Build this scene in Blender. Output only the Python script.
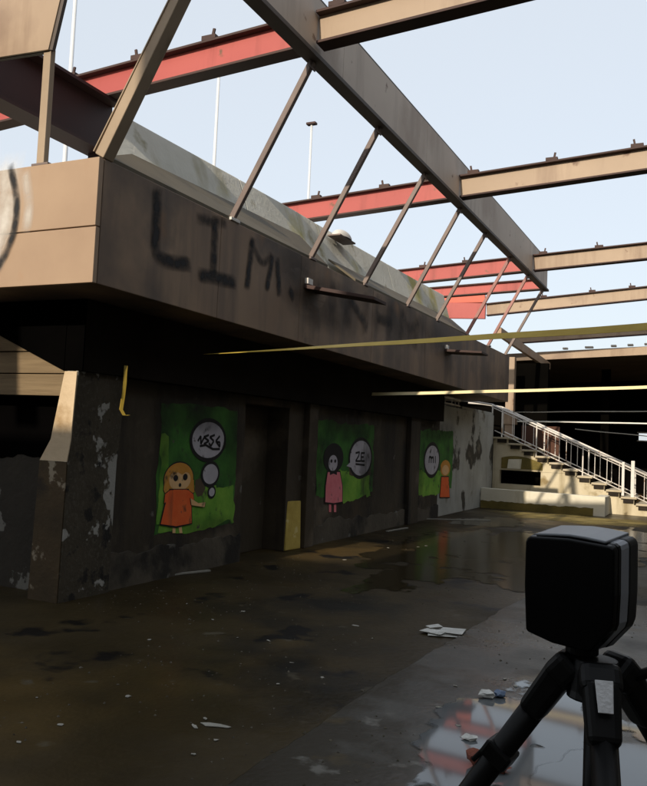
import bpy, math, random
from mathutils import Vector, Matrix, noise
R = math.radians
for o in list(bpy.data.objects): bpy.data.objects.remove(o)
scene = bpy.context.scene
col = scene.collection

# ------------------------------------------------------------------ camera, sky, sun, exposure
cam_data = bpy.data.cameras.new('camera'); cam = bpy.data.objects.new('camera', cam_data); col.objects.link(cam)
cam.location = (0, 0, 1.6); cam.rotation_euler = (R(93.4313), R(-2.5720), R(25.2745))
cam_data.sensor_fit = 'HORIZONTAL'; cam_data.sensor_width = 36.0; cam_data.lens = 36.0 * 800 / 647
cam_data.clip_start = 0.05; cam_data.clip_end = 5000
scene.camera = cam
SUN_EL, SUN_AZ = 22.0, 2.5          # sun low behind the camera, a little to its left
world = bpy.data.worlds.new('World'); scene.world = world; world.use_nodes = True
wn = world.node_tree.nodes; wl = world.node_tree.links
sky = wn.new('ShaderNodeTexSky'); sky.sky_type = 'NISHITA'; sky.sun_disc = False
sky.sun_elevation = R(SUN_EL); sky.sun_rotation = R(180 + SUN_AZ)
sky.air_density = 1.0; sky.dust_density = 3.0; sky.ozone_density = 1.0
wn['Background'].inputs['Strength'].default_value = 0.15
veil = wn.new('ShaderNodeMix'); veil.data_type = 'RGBA'; veil.inputs[0].default_value = 0.68      # thin even high haze over the whole sky
veil.inputs[7].default_value = (6.4, 6.8, 7.2, 1)
wl.new(sky.outputs[0], veil.inputs[6]); wl.new(veil.outputs[2], wn['Background'].inputs['Color'])
sl = bpy.data.lights.new('sun', 'SUN'); sun = bpy.data.objects.new('sun', sl); col.objects.link(sun)
sl.energy = 4.6; sl.angle = R(0.6); sl.color = (1.0, 0.86, 0.68)
sd = Vector((math.sin(R(SUN_AZ)) * math.cos(R(SUN_EL)), math.cos(R(SUN_AZ)) * math.cos(R(SUN_EL)), -math.sin(R(SUN_EL))))
sun.rotation_euler = sd.to_track_quat('-Z', 'Y').to_euler(); sun.location = (0, -20, 15)
vs = scene.view_settings
vs.view_transform = 'Standard'; vs.look = 'None'; vs.gamma = 1.0; vs.use_curve_mapping = False; vs.exposure = 0.0

# ------------------------------------------------------------------ materials
MATS = {}
def mat(name, c1, c2, scale=3.0, rough=0.75, bump=0.15, streak=None, blotch=None, spec=0.4, metallic=0.0, detail=8.0, bscale=None, rough2=None, stretch=(1, 1, 1)):
    m = bpy.data.materials.new(name); m.use_nodes = True; MATS[name] = m
    nt = m.node_tree; N = nt.nodes.new; L = nt.links.new
    b = nt.nodes['Principled BSDF']
    b.inputs['Metallic'].default_value = metallic; b.inputs['Specular IOR Level'].default_value = spec
    tc = N('ShaderNodeNewGeometry'); mp = N('ShaderNodeMapping'); L(tc.outputs['Position'], mp.inputs['Vector'])
    mp.inputs['Scale'].default_value = stretch
    def noise_ramp(sc, lo, hi, vec=None, det=detail, ro=0.6):
        n = N('ShaderNodeTexNoise'); n.inputs['Scale'].default_value = sc; n.inputs['Detail'].default_value = det; n.inputs['Roughness'].default_value = ro
        L(vec or mp.outputs[0], n.inputs['Vector'])
        r = N('ShaderNodeMapRange'); r.inputs['From Min'].default_value = lo; r.inputs['From Max'].default_value = hi
        L(n.outputs['Fac'], r.inputs['Value']); return n, r.outputs[0]
    def mix(f, a, c):
        x = N('ShaderNodeMix'); x.data_type = 'RGBA'; L(f, x.inputs[0])
        if isinstance(a, tuple): x.inputs[6].default_value = (*a, 1)
        else: L(a, x.inputs[6])
        x.inputs[7].default_value = (*c, 1); return x.outputs[2]
    n1, f1 = noise_ramp(scale, 0.3, 0.7)
    cc = mix(f1, c1, c2)
    if streak:                                  # runs of rust or dirt, stretched down the surface
        mp2 = N('ShaderNodeMapping'); L(tc.outputs['Position'], mp2.inputs['Vector']); mp2.inputs['Scale'].default_value = (1, 1, 0.12)
        _, fs = noise_ramp(streak[1], streak[2], streak[2] + 0.16, mp2.outputs[0])
        cc = mix(fs, cc, streak[0])
    if blotch:                                  # patches with a hard outline: flaked paint, stains
        for (bc, bs, bt, bw) in (blotch if isinstance(blotch, list) else [blotch]):
            _, fb = noise_ramp(bs, bt, bt + bw, det=6.0, ro=0.55)
            cc = mix(fb, cc, bc)
    L(cc, b.inputs['Base Color'])
    if rough2 is None: b.inputs['Roughness'].default_value = rough
    else:
        _, fr = noise_ramp(scale * 0.4, 0.4, 0.62)
        mr = N('ShaderNodeMapRange'); mr.inputs['To Min'].default_value = rough; mr.inputs['To Max'].default_value = rough2
        L(fr, mr.inputs['Value']); L(mr.outputs[0], b.inputs['Roughness'])
    if bump:
        nb = N('ShaderNodeTexNoise'); nb.inputs['Scale'].default_value = bscale or scale * 8; nb.inputs['Detail'].default_value = 6
        L(mp.outputs[0], nb.inputs['Vector'])
        bp = N('ShaderNodeBump'); bp.inputs['Strength'].default_value = bump; bp.inputs['Distance'].default_value = 0.02
        L(nb.outputs['Fac'], bp.inputs['Height']); L(bp.outputs[0], b.inputs['Normal'])
    return m
def spray(name, c, edge=0.5, scale=9.0, cut=None):        # sprayed paint: coverage from the stroke's own 'cover' value, speckled
    m = bpy.data.materials.new(name); m.use_nodes = True; MATS[name] = m
    nt = m.node_tree; N = nt.nodes.new; L = nt.links.new; b = nt.nodes['Principled BSDF']
    b.inputs['Base Color'].default_value = (*c, 1); b.inputs['Roughness'].default_value = 0.8
    at = N('ShaderNodeAttribute'); at.attribute_name = 'cover'
    g = N('ShaderNodeNewGeometry'); n = N('ShaderNodeTexNoise'); n.inputs['Scale'].default_value = scale; n.inputs['Detail'].default_value = 8
    L(g.outputs['Position'], n.inputs['Vector'])
    m1 = N('ShaderNodeMath'); m1.operation = 'MULTIPLY_ADD'; L(n.outputs['Fac'], m1.inputs[0]); m1.inputs[1].default_value = 1.3; m1.inputs[2].default_value = -0.15
    m2 = N('ShaderNodeMath'); m2.operation = 'MULTIPLY'; m2.use_clamp = True; L(at.outputs['Fac'], m2.inputs[0]); L(m1.outputs[0], m2.inputs[1])
    m3 = N('ShaderNodeMath'); m3.operation = 'MULTIPLY'; m3.use_clamp = True; L(m2.outputs[0], m3.inputs[0]); m3.inputs[1].default_value = 1.0 + edge
    out = m3.outputs[0]
    if cut:                                     # a crisp shoreline instead of a soft fade
        mr = N('ShaderNodeMapRange'); mr.inputs['From Min'].default_value = cut; mr.inputs['From Max'].default_value = cut + .05; L(m2.outputs[0], mr.inputs['Value']); out = mr.outputs[0]
    L(out, b.inputs['Alpha']); return m

mat('ground', (.06, .055, .045), (.10, .09, .07), 0.6, 0.95, 0.4)
mat('mud_floor', (.022, .016, .007), (.046, .033, .014), 0.9, 0.32, 0.22, spec=0.16, blotch=[((.085, .055, .018), 0.22, 0.52, 0.12), ((.010, .009, .006), 0.5, 0.53, 0.12), ((.07, .06, .04), 3.5, 0.64, 0.08), ((.006, .005, .004), 1.4, 0.60, 0.05)], rough2=0.7, bscale=18)
mat('pavement', (.036, .034, .028), (.070, .066, .056), 1.6, 0.22, 0.12, spec=0.3, blotch=[((.022, .017, .008), 0.7, 0.50, 0.06), ((.11, .105, .09), 4.0, 0.64, 0.06), ((.05, .035, .012), 1.7, 0.60, 0.06)], rough2=0.55, bscale=30)
mat('fascia_paint', (.31, .215, .145), (.39, .28, .19), 0.9, 0.6, 0.05, streak=((.31, .20, .125), 2.2, 0.56), blotch=[((.34, .19, .10), 1.1, 0.63, 0.12)])
mat('fascia_shade_grime', (.21, .14, .095), (.29, .20, .13), 0.9, 0.6, 0.05, streak=((.14, .10, .075), 1.8, 0.48), blotch=[((.085, .066, .055), 0.5, 0.42, 0.16), ((.06, .05, .045), 1.1, 0.57, 0.16), ((.25, .14, .07), 1.1, 0.63, 0.12)])  # fascia paint darkened for the shaded long face, plus stains
mat('shade_dark', (.010, .008, .006), (.020, .016, .012), 1.2, 0.95, 0.2, spec=0.05)  # dark tone standing in for shade under the overhang
mat('shade_black', (.0012, .0012, .0012), (.0022, .002, .002), 1.2, 0.95, 0.2, spec=0.0)  # near-black that paints in shade where the sun would reach
mat('skirt_plaster', (.055, .045, .032), (.115, .096, .070), 1.4, 0.9, 0.5, blotch=[((.02, .017, .013), 0.9, 0.50, 0.08), ((.16, .15, .13), 2.2, 0.62, 0.05)], bscale=14)
mat('dark_plaster', (.028, .021, .012), (.066, .050, .031), 0.8, 0.85, 0.35, streak=((.016, .013, .010), 2.0, 0.50), blotch=[((.14, .112, .078), 0.75, 0.55, 0.14), ((.085, .055, .028), 0.5, 0.57, 0.15), ((.16, .15, .13), 2.6, 0.68, 0.05)], bscale=12)
mat('white_plaster', (.28, .28, .25), (.42, .42, .39), 1.1, 0.85, 0.3, streak=((.17, .16, .13), 2.2, 0.56), blotch=[((.045, .040, .03), 0.8, 0.575, 0.03), ((.16, .14, .10), 1.6, 0.62, 0.08)], bscale=14)
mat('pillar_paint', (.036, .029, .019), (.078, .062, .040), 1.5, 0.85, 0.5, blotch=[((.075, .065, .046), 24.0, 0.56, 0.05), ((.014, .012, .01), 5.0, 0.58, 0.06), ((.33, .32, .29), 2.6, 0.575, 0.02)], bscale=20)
mat('pillar_base_shaded', (.034, .023, .010), (.075, .048, .021), 1.6, 0.85, 0.4, blotch=[((.014, .011, .008), 1.8, 0.53, 0.08), ((.26, .22, .16), 3.2, 0.62, 0.03)], bscale=20)  # lower pillar side, with shade put into the colour
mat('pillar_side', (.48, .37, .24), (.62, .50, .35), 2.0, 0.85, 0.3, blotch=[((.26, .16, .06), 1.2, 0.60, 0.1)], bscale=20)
mat('board_wood', (.115, .08, .042), (.20, .145, .08), 2.5, 0.8, 0.2, stretch=(0.35, 1, 6))
mat('concrete', (.58, .58, .52), (.72, .72, .66), 1.4, 0.9, 0.25, streak=((.44, .42, .32), 2.0, 0.56), blotch=[((.46, .42, .17), 0.7, 0.53, 0.10), ((.30, .28, .18), 1.7, 0.63, 0.08)], bscale=18)
mat('flashing', (.075, .062, .038), (.115, .095, .06), 1.3, 0.7, 0.1, blotch=((.07, .06, .04), 1.2, 0.56, 0.1))
mat('tan_steel', (.29, .215, .15), (.36, .27, .19), 0.8, 0.55, 0.04, streak=((.22, .15, .10), 2.0, 0.53), blotch=[((.13, .07, .04), 3.0, 0.655, 0.06), ((.24, .17, .12), 0.6, 0.56, 0.1)])
mat('ridge_paint', (.43, .355, .29), (.52, .435, .36), 0.7, 0.6, 0.04, streak=((.32, .25, .20), 1.6, 0.53), blotch=[((.13, .07, .04), 3.0, 0.655, 0.06), ((.36, .28, .22), 0.5, 0.55, 0.1)])
mat('strut_pink', (.24, .12, .105), (.34, .17, .15), 2.0, 0.6, 0.05)
mat('hall_ceiling', (.13, .10, .075), (.20, .155, .115), 0.9, 0.9, 0.2)
mat('red_steel', (.33, .060, .055), (.39, .080, .070), 0.8, 0.55, 0.04, streak=((.24, .042, .036), 2.0, 0.53), blotch=((.13, .07, .04), 3.0, 0.655, 0.06))
mat('orange_red_steel', (.44, .085, .05), (.50, .12, .075), 0.8, 0.55, 0.04)
mat('dark_red_steel', (.022, .007, .007), (.038, .011, .010), 0.9, 0.6, 0.05)
mat('flange_dark', (.035, .018, .016), (.06, .03, .025), 1.5, 0.7, 0.05)
mat('ridge_edge', (.075, .062, .055), (.11, .09, .08), 1.5, 0.7, 0.05)
mat('strut_steel', (.13, .10, .095), (.20, .155, .135), 2.0, 0.55, 0.05)
mat('tan_strut', (.27, .205, .14), (.36, .28, .20), 1.5, 0.6, 0.06, streak=((.20, .15, .10), 5.0, 0.55))
mat('white_paint', (.58, .57, .54), (.70, .69, .66), 3.0, 0.6, 0.05)
mat('rail_white', (.56, .53, .49), (.70, .67, .63), 3.0, 0.5, 0.05, blotch=((.30, .18, .10), 4.0, 0.63, 0.05))
mat('stair_plaster', (.50, .44, .30), (.60, .54, .40), 1.3, 0.85, 0.25, streak=((.30, .25, .15), 2.4, 0.53), blotch=[((.26, .20, .10), 1.1, 0.59, 0.08), ((.14, .11, .06), 2.4, 0.66, 0.05)], bscale=16)
mat('step_stone', (.38, .33, .23), (.50, .44, .33), 2.0, 0.85, 0.25)
mat('riser_dark', (.012, .009, .006), (.03, .022, .014), 2.0, 0.9, 0.2)
mat('planter_plaster', (.60, .57, .46), (.70, .67, .57), 1.4, 0.85, 0.25, streak=((.36, .32, .20), 2.0, 0.56), blotch=((.20, .17, .08), 1.0, 0.63, 0.06), bscale=16)
mat('moss', (.09, .075, .018), (.20, .15, .04), 2.0, 0.9, 0.5)
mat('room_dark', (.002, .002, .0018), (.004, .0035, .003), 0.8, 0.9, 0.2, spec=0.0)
mat('rust_wall', (.05, .022, .014), (.10, .045, .028), 1.0, 0.9, 0.2)
mat('tape_yellow', (.42, .29, .035), (.52, .38, .07), 3.0, 0.45, 0.0)
mat('tape_pale', (.66, .56, .30), (.76, .66, .40), 3.0, 0.45, 0.0)
mat('cable_white', (.6, .6, .56), (.7, .7, .66), 3.0, 0.5, 0.0)
mat('cable_grey', (.22, .21, .19), (.28, .27, .24), 3.0, 0.6, 0.0)
mat('yellow_board', (.42, .30, .06), (.58, .44, .11), 4.0, 0.8, 0.25, blotch=((.62, .52, .22), 5.0, 0.62, 0.05))
mat('paper', (.40, .40, .37), (.60, .60, .57), 12.0, 0.8, 0.2)
mat('chip', (.20, .19, .16), (.32, .31, .27), 9.0, 0.8, 0.2)
mat('grit', (.04, .033, .022), (.13, .115, .085), 7.0, 0.9, 0.1)
mat('brick_red', (.13, .035, .022), (.19, .06, .035), 9.0, 0.9, 0.3)
mat('wrap_blue', (.08, .12, .20), (.12, .17, .26), 9.0, 0.5, 0.1)
mat('mast_white', (.52, .54, .56), (.60, .62, .64), 1.0, 0.5, 0.0)
mat('scanner_black', (.002, .002, .0022), (.003, .003, .0032), 5.0, 0.22, 0.0, spec=0.12)
mat('scanner_dark', (.006, .006, .007), (.010, .010, .011), 30.0, 0.45, 0.05, spec=0.3, bscale=600)
mat('scanner_grey', (.20, .21, .235), (.23, .24, .265), 8.0, 0.45, 0.0)
mat('scanner_lid', (.15, .16, .175), (.17, .18, .195), 20.0, 0.36, 0.03, bscale=500)
mat('tripod_black', (.003, .003, .003), (.005, .005, .005), 30.0, 0.42, 0.03, spec=0.16, bscale=400)
mat('silver', (.42, .42, .42), (.52, .52, .52), 12.0, 0.4, 0.1, metallic=0.3)
mat('green_dark', (.016, .065, .012), (.065, .23, .03), 2.2, 0.85, 0.25, streak=((.05, .045, .035), 3.2, 0.62), blotch=[((.035, .03, .024), 5.0, 0.60, 0.12), ((.10, .085, .065), 9.0, 0.66, 0.05)], bscale=14)
mat('green_lime', (.08, .26, .022), (.25, .47, .055), 2.4, 0.85, 0.25, streak=((.05, .045, .035), 3.2, 0.62), blotch=[((.035, .03, .024), 5.0, 0.60, 0.12), ((.10, .085, .065), 9.0, 0.66, 0.05)], bscale=14)
mat('ink', (.008, .007, .007), (.014, .012, .012), 8.0, 0.8, 0.0)
mat('bubble_white', (.42, .39, .43), (.55, .52, .55), 4.0, 0.85, 0.25, streak=((.05, .045, .035), 3.2, 0.62), blotch=[((.035, .03, .024), 5.0, 0.60, 0.12), ((.10, .085, .065), 9.0, 0.66, 0.05)], bscale=14)
mat('dress_red', (.80, .11, .02), (.85, .17, .04), 5.0, 0.85, 0.25, streak=((.05, .045, .035), 3.2, 0.62), blotch=[((.035, .03, .024), 5.0, 0.60, 0.12), ((.10, .085, .065), 9.0, 0.66, 0.05)], bscale=14)
mat('dress_pink', (.75, .18, .21), (.82, .25, .28), 5.0, 0.85, 0.25, streak=((.05, .045, .035), 3.2, 0.62), blotch=[((.035, .03, .024), 5.0, 0.60, 0.12), ((.10, .085, .065), 9.0, 0.66, 0.05)], bscale=14)
mat('skin_paint', (.78, .46, .20), (.85, .54, .26), 5.0, 0.85, 0.25, streak=((.05, .045, .035), 3.2, 0.62), blotch=[((.035, .03, .024), 5.0, 0.60, 0.12), ((.10, .085, .065), 9.0, 0.66, 0.05)], bscale=14)
mat('hair_orange', (.60, .25, .03), (.68, .33, .06), 5.0, 0.85, 0.25, streak=((.05, .045, .035), 3.2, 0.62), blotch=[((.035, .03, .024), 5.0, 0.60, 0.12), ((.10, .085, .065), 9.0, 0.66, 0.05)], bscale=14)
mat('mural_brown', (.07, .05, .03), (.11, .075, .04), 2.0, 0.8, 0.1)
mat('rear_wall', (.26, .24, .21), (.34, .32, .28), 0.6, 0.9, 0.3)
mat('glass_dark', (.02, .025, .03), (.03, .035, .04), 1.0, 0.08, 0.0, spec=0.5)
m_ = spray('water', (.024, .018, .008), 1.5, 1.6, .30); wb = m_.node_tree.nodes['Principled BSDF']; wb.inputs['Roughness'].default_value = 0.17; wb.inputs['IOR'].default_value = 1.3
m_ = spray('pale_water', (.10, .11, .115), 1.5, 2.4, .29); wb = m_.node_tree.nodes['Principled BSDF']; wb.inputs['Roughness'].default_value = 0.05; wb.inputs['IOR'].default_value = 1.45  # paler base colour than the other puddles
mat('recess_plaster', (.012, .010, .007), (.028, .022, .014), 1.3, 0.85, 0.4, blotch=[((.13, .125, .11), 2.2, 0.60, 0.02), ((.035, .024, .012), 0.8, 0.56, 0.1)], bscale=18)
spray('sun_glow', (.24, .18, .045), 0.6, 2.0)  # warm olive colour painting sunlight onto the floor
spray('spray_black', (.010, .010, .012), 0.7)
spray('spray_haze', (.014, .013, .014), 0.1, 3.0)
spray('spray_dark', (.020, .017, .012), 0.6, 5.0)
spray('spray_white', (.62, .60, .56), 0.3, 5.0)

# ------------------------------------------------------------------ mesh helpers
class MB:
    def __init__(s): s.v = []; s.f = []
    def poly(s, pts): i = len(s.v); s.v += [tuple(p) for p in pts]; s.f.append(tuple(range(i, i + len(pts)))); return s
    def hexa(s, p):                              # p: 4 bottom corners (counter-clockwise from above), 4 top corners
        i = len(s.v); s.v += [tuple(q) for q in p]
        s.f += [tuple(i + k for k in q) for q in ((3, 2, 1, 0), (4, 5, 6, 7), (0, 1, 5, 4), (1, 2, 6, 5), (2, 3, 7, 6), (3, 0, 4, 7))]; return s
    def box(s, x0, x1, y0, y1, z0, z1):
        return s.hexa([(x0, y0, z0), (x1, y0, z0), (x1, y1, z0), (x0, y1, z0), (x0, y0, z1), (x1, y0, z1), (x1, y1, z1), (x0, y1, z1)])
    def bar(s, a, b, w, h, up=(0, 0, 1), off=(0, 0), w2=None, h2=None):   # oriented box from a to b; w sideways, h along up
        a, b = Vector(a), Vector(b); d = (b - a).normalized(); u = Vector(up); sd_ = d.cross(u).normalized(); u = sd_.cross(d).normalized()
        a = a + sd_ * off[0] + u * off[1]; b = b + sd_ * off[0] + u * off[1]; w2 = w2 or w; h2 = h2 or h
        def ring(c, w, h): return [c - sd_ * w / 2 - u * h / 2, c + sd_ * w / 2 - u * h / 2, c + sd_ * w / 2 + u * h / 2, c - sd_ * w / 2 + u * h / 2]
        A, B = ring(a, w, h), ring(b, w2, h2); i = len(s.v); s.v += [tuple(q) for q in A + B]
        s.f += [tuple(i + k for k in q) for q in ((0, 1, 2, 3), (7, 6, 5, 4), (0, 4, 5, 1), (1, 5, 6, 2), (2, 6, 7, 3), (3, 7, 4, 0))]; return s
    def tube(s, pts, r, n=8, r2=None):
        pts = [Vector(p) for p in pts]; rings = []; i0 = len(s.v); last = None
        for k, p in enumerate(pts):
            d = (pts[min(k + 1, len(pts) - 1)] - pts[max(k - 1, 0)]).normalized()
            x = last if last is not None else (Vector((0, 0, 1)) if abs(d.z) < 0.9 else Vector((1, 0, 0)))
            a = d.cross(x).normalized(); c = a.cross(d).normalized(); last = c
            rr = r if r2 is None else r + (r2 - r) * k / (len(pts) - 1)
            s.v += [tuple(p + (a * math.cos(2 * math.pi * j / n) + c * math.sin(2 * math.pi * j / n)) * rr) for j in range(n)]
        for k in range(len(pts) - 1):
            for j in range(n): s.f.append((i0 + k * n + j, i0 + k * n + (j + 1) % n, i0 + (k + 1) * n + (j + 1) % n, i0 + (k + 1) * n + j))
        s.f.append(tuple(i0 + j for j in reversed(range(n)))); s.f.append(tuple(i0 + (len(pts) - 1) * n + j for j in range(n))); return s
    def prism(s, poly, d):                       # closed prism: polygon pushed along d
        i = len(s.v); n = len(poly); d = Vector(d); s.v += [tuple(p) for p in poly] + [tuple(Vector(p) + d) for p in poly]
        s.f.append(tuple(i + k for k in reversed(range(n)))); s.f.append(tuple(i + n + k for k in range(n)))
        for k in range(n): s.f.append((i + k, i + (k + 1) % n, i + n + (k + 1) % n, i + n + k))
        return s
    def build(s, name, m, parent=None, bevel=0.0, smooth=False, label=None, seg=2):
        me = bpy.data.meshes.new(name); me.from_pydata(s.v, [], s.f); me.validate(); me.update()
        import bmesh
        b = bmesh.new(); b.from_mesh(me); bmesh.ops.recalc_face_normals(b, faces=b.faces); b.to_mesh(me); b.free()
        me.materials.append(MATS[m])
        if smooth: me.polygons.foreach_set('use_smooth', [True] * len(me.polygons))
        o = bpy.data.objects.new(name, me); col.objects.link(o)
        if parent is not None: o.parent = parent; o.matrix_parent_inverse = world_of(parent).inverted()
        if bevel:
            md = o.modifiers.new('edge', 'BEVEL'); md.width = bevel; md.segments = seg; md.limit_method = 'ANGLE'; md.angle_limit = R(35)
        if label: o['label'] = label
        return o
def world_of(o):
    m = o.matrix_basis.copy()
    if o.parent is not None: m = world_of(o.parent) @ o.matrix_parent_inverse @ m
    return m
def thing(name, label, cat, loc=(0, 0, 0), group=None):
    o = bpy.data.objects.new(name, None); col.objects.link(o); o.location = loc; o.empty_display_size = 0.2
    o['label'] = label; o['category'] = cat
    if group: o['group'] = group
    return o
def tag(o, label, cat, group=None):
    o['label'] = label; o['category'] = cat
    if group: o['group'] = group
    return o
def structure(o): o['kind'] = 'structure'; return o
def B(x0, x1, y0, y1, z0, z1): return MB().box(x0, x1, y0, y1, z0, z1)
def stroke(name, pts, w, m, parent, nrm, cov=1.0, rnd=True):   # a sprayed line lying on a surface, soft at both sides
    pts = [Vector(p) for p in pts]; nrm = Vector(nrm)
    fine = []
    for a, b in zip(pts[:-1], pts[1:]):
        k = max(2, int((b - a).length / 0.06))
        fine += [a.lerp(b, t / k) for t in range(k)]
    fine.append(pts[-1])
    for _ in range(3): fine = [fine[0]] + [(fine[i - 1] + fine[i] * 2 + fine[i + 1]) / 4 for i in range(1, len(fine) - 1)] + [fine[-1]]
    d0 = (fine[1] - fine[0]).normalized(); d1 = (fine[-1] - fine[-2]).normalized()
    fine = [fine[0] - d0 * w * .45] + fine + [fine[-1] + d1 * w * .45]
    V, F, A = [], [], []; prof = (-1, -.6, -.2, .2, .6, 1); cv = (0, .55, 1, 1, .55, 0)
    for k, p in enumerate(fine):
        d = (fine[min(k + 1, len(fine) - 1)] - fine[max(k - 1, 0)]).normalized(); sdv = d.cross(nrm).normalized()
        end = 0.0 if k in (0, len(fine) - 1) else 1.0
        for q, c in zip(prof, cv): V.append(tuple(p + sdv * q * w * .5)); A.append(c * end * cov)
    for k in range(len(fine) - 1):
        for j in range(5): F.append((k * 6 + j, k * 6 + j + 1, k * 6 + j + 7, k * 6 + j + 6))
    me = bpy.data.meshes.new(name); me.from_pydata(V, [], F); me.update()
    at = me.attributes.new('cover', 'FLOAT', 'POINT'); at.data.foreach_set('value', A); me.materials.append(MATS[m])
    o = bpy.data.objects.new(name, me); col.objects.link(o)
    if parent is not None: o.parent = parent; o.matrix_parent_inverse = world_of(parent).inverted()
    return o
def cloud(name, c, ax, bx, m, parent, cov=0.8, n=36):             # a soft patch of overspray
    c, ax, bx = Vector(c), Vector(ax), Vector(bx); V, F, A = [tuple(c)], [], [cov]
    for k, (r, a) in enumerate(((.45, .8), (.75, .4), (1, 0))):
        for j in range(n):
            t = 2 * math.pi * j / n; V.append(tuple(c + ax * math.cos(t) * r + bx * math.sin(t) * r)); A.append(cov * a)
    for j in range(n):
        F.append((0, 1 + j, 1 + (j + 1) % n))
        for k in range(2): F.append((1 + k * n + j, 1 + (k + 1) * n + j, 1 + (k + 1) * n + (j + 1) % n, 1 + k * n + (j + 1) % n))
    me = bpy.data.meshes.new(name); me.from_pydata(V, [], F); me.update()
    at = me.attributes.new('cover', 'FLOAT', 'POINT'); at.data.foreach_set('value', A); me.materials.append(MATS[m])
    o = bpy.data.objects.new(name, me); col.objects.link(o)
    if parent is not None: o.parent = parent; o.matrix_parent_inverse = world_of(parent).inverted()
    return o
random.seed(7)
# ------------------------------------------------------------------ ground
g = MB().poly([(-2000, -2000, -.05), (2000, -2000, -.05), (2000, 2000, -.05), (-2000, 2000, -.05)]).build('ground', 'ground'); structure(g)
fl = B(-9.25, 6.0, -6.0, 36.0, -.04, 0.0).build('courtyard_floor', 'mud_floor'); structure(fl)
# raised pavement strip with a broken edge
edge = []
y = -5.5
while y < 9.2:
    edge.append((-1.92 + 0.035 * max(0, y - 4.5) ** 1.3 * .9 + 0.05 * noise.noise((y * 1.3, 0, 0)) + 0.025 * noise.noise((y * 6, 3, 0)), y)); y += 0.09
mb = MB(); pv = edge + [(1.2, 9.2), (1.2, -5.5)]
mb.prism([(x, y, -.02) for x, y in pv], (0, 0, .045)); structure(mb.build('pavement', 'pavement', bevel=.012))
def blob(name, cx, cy, rx, ry, z, seed, amp=.35, n=90, m='water'):
    pts = []
    for k in range(n):
        t = 2 * math.pi * k / n; c, s_ = math.cos(t), math.sin(t)
        r = 1 + amp * noise.noise((c * 1.3 + seed, s_ * 1.3, seed * .7)) + amp * .6 * noise.noise((c * 3.5 + seed, s_ * 3.5, 5.1)) + amp * .35 * noise.noise((c * 9, s_ * 9, seed))
        pts.append((cx + rx * r * c, cy + ry * r * s_, z))
    V, F, A = [(cx, cy, z)], [], [1.0]
    for k, (r, a) in enumerate(((.55, 1.0), (.8, .75), (1.0, .35), (1.18, 0.0))):
        for p in pts: V.append((cx + (p[0] - cx) * r, cy + (p[1] - cy) * r, z)); A.append(a)
    for j in range(n):
        F.append((0, 1 + j, 1 + (j + 1) % n))
        for k in range(3): F.append((1 + k * n + j, 1 + (k + 1) * n + j, 1 + (k + 1) * n + (j + 1) % n, 1 + k * n + (j + 1) % n))
    me = bpy.data.meshes.new(name); me.from_pydata(V, [], F); me.update(); me.attributes.new('cover', 'FLOAT', 'POINT').data.foreach_set('value', A)
    me.materials.append(MATS[m]); o = bpy.data.objects.new(name, me); col.objects.link(o); return structure(o)
blob('puddle', -.95, 4.55, .52, 1.15, 0.0290, 1.3, m='pale_water', amp=.3)
blob('sun_glow_ground', -2.6, 20.2, 1.7, 1.1, .003, 3.3, m='sun_glow')  # patch of sunlit floor before the stairs, put in as colour
blob('puddle', -.2, 4.0, .55, 1.5, 0.0297, 4.2, m='pale_water')
blob('puddle', -3.35, 12.6, 1.2, 4.2, 0.0040, 2.2)
blob('puddle', -2.1, 10.4, .8, 1.3, 0.0047, 8.1)
blob('puddle', -1.3, 15.2, 1.0, 3.6, 0.0054, 5.5)
blob('puddle', -4.2, 17.6, .8, 1.5, 0.0061, 9.4)

# ------------------------------------------------------------------ left pavilion: wall, pillar, overhanging fascia, parapet
pav = thing('derelict_pavilion', 'long derelict building with brown overhanging fascia, dark walls and concrete parapet', 'building', (-6.5, 5.1, 0))
WX = -5.4
wall = MB()
wall.box(-5.8, WX, 6.45, 9.02, 0, 2.83).box(-5.8, WX, 10.25, 17.6, 0, 2.83).box(-5.8, WX, 9.02, 10.25, 2.05, 2.83)
wall.box(-5.8, -5.75, 9.02, 10.25, 0, 2.05)
wall.build('wall', 'dark_plaster', pav, bevel=.008)
B(-5.402, -5.30, 10.72, 11.02, 0, 2.2).build('pilaster', 'dark_plaster', pav, bevel=.01)
B(-5.402, -5.30, 15.35, 15.95, 0, 2.2).build('pilaster', 'dark_plaster', pav, bevel=.01)
# rubble-plaster skirting, proud of the wall
for (a, b, h) in ((6.45, 9.0, .36), (11.04, 15.33, .30), (15.97, 17.6, .26)):
    pts = [(WX + .03, a, 0)]; yy = a
    while yy < b: pts.append((WX + .03, yy, h + .10 * noise.noise((yy * 1.7, 1, h)) + .05 * noise.noise((yy * 6, 2, h)))); yy += .08
    pts += [(WX + .03, b, h), (WX + .03, b, 0)]
    MB().prism(pts, (-.05, 0, 0)).build('skirting', 'skirt_plaster', pav)
ew = MB(); ew.box(-5.8, WX, 17.6, 22.78, 0, 2.55); ew.box(-5.8, WX - .02, 19.5, 22.78, 2.55, 2.62)
ew.build('end_wall', 'white_plaster', pav, bevel=.01, label='white flaking end wall beside the stairs')
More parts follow.
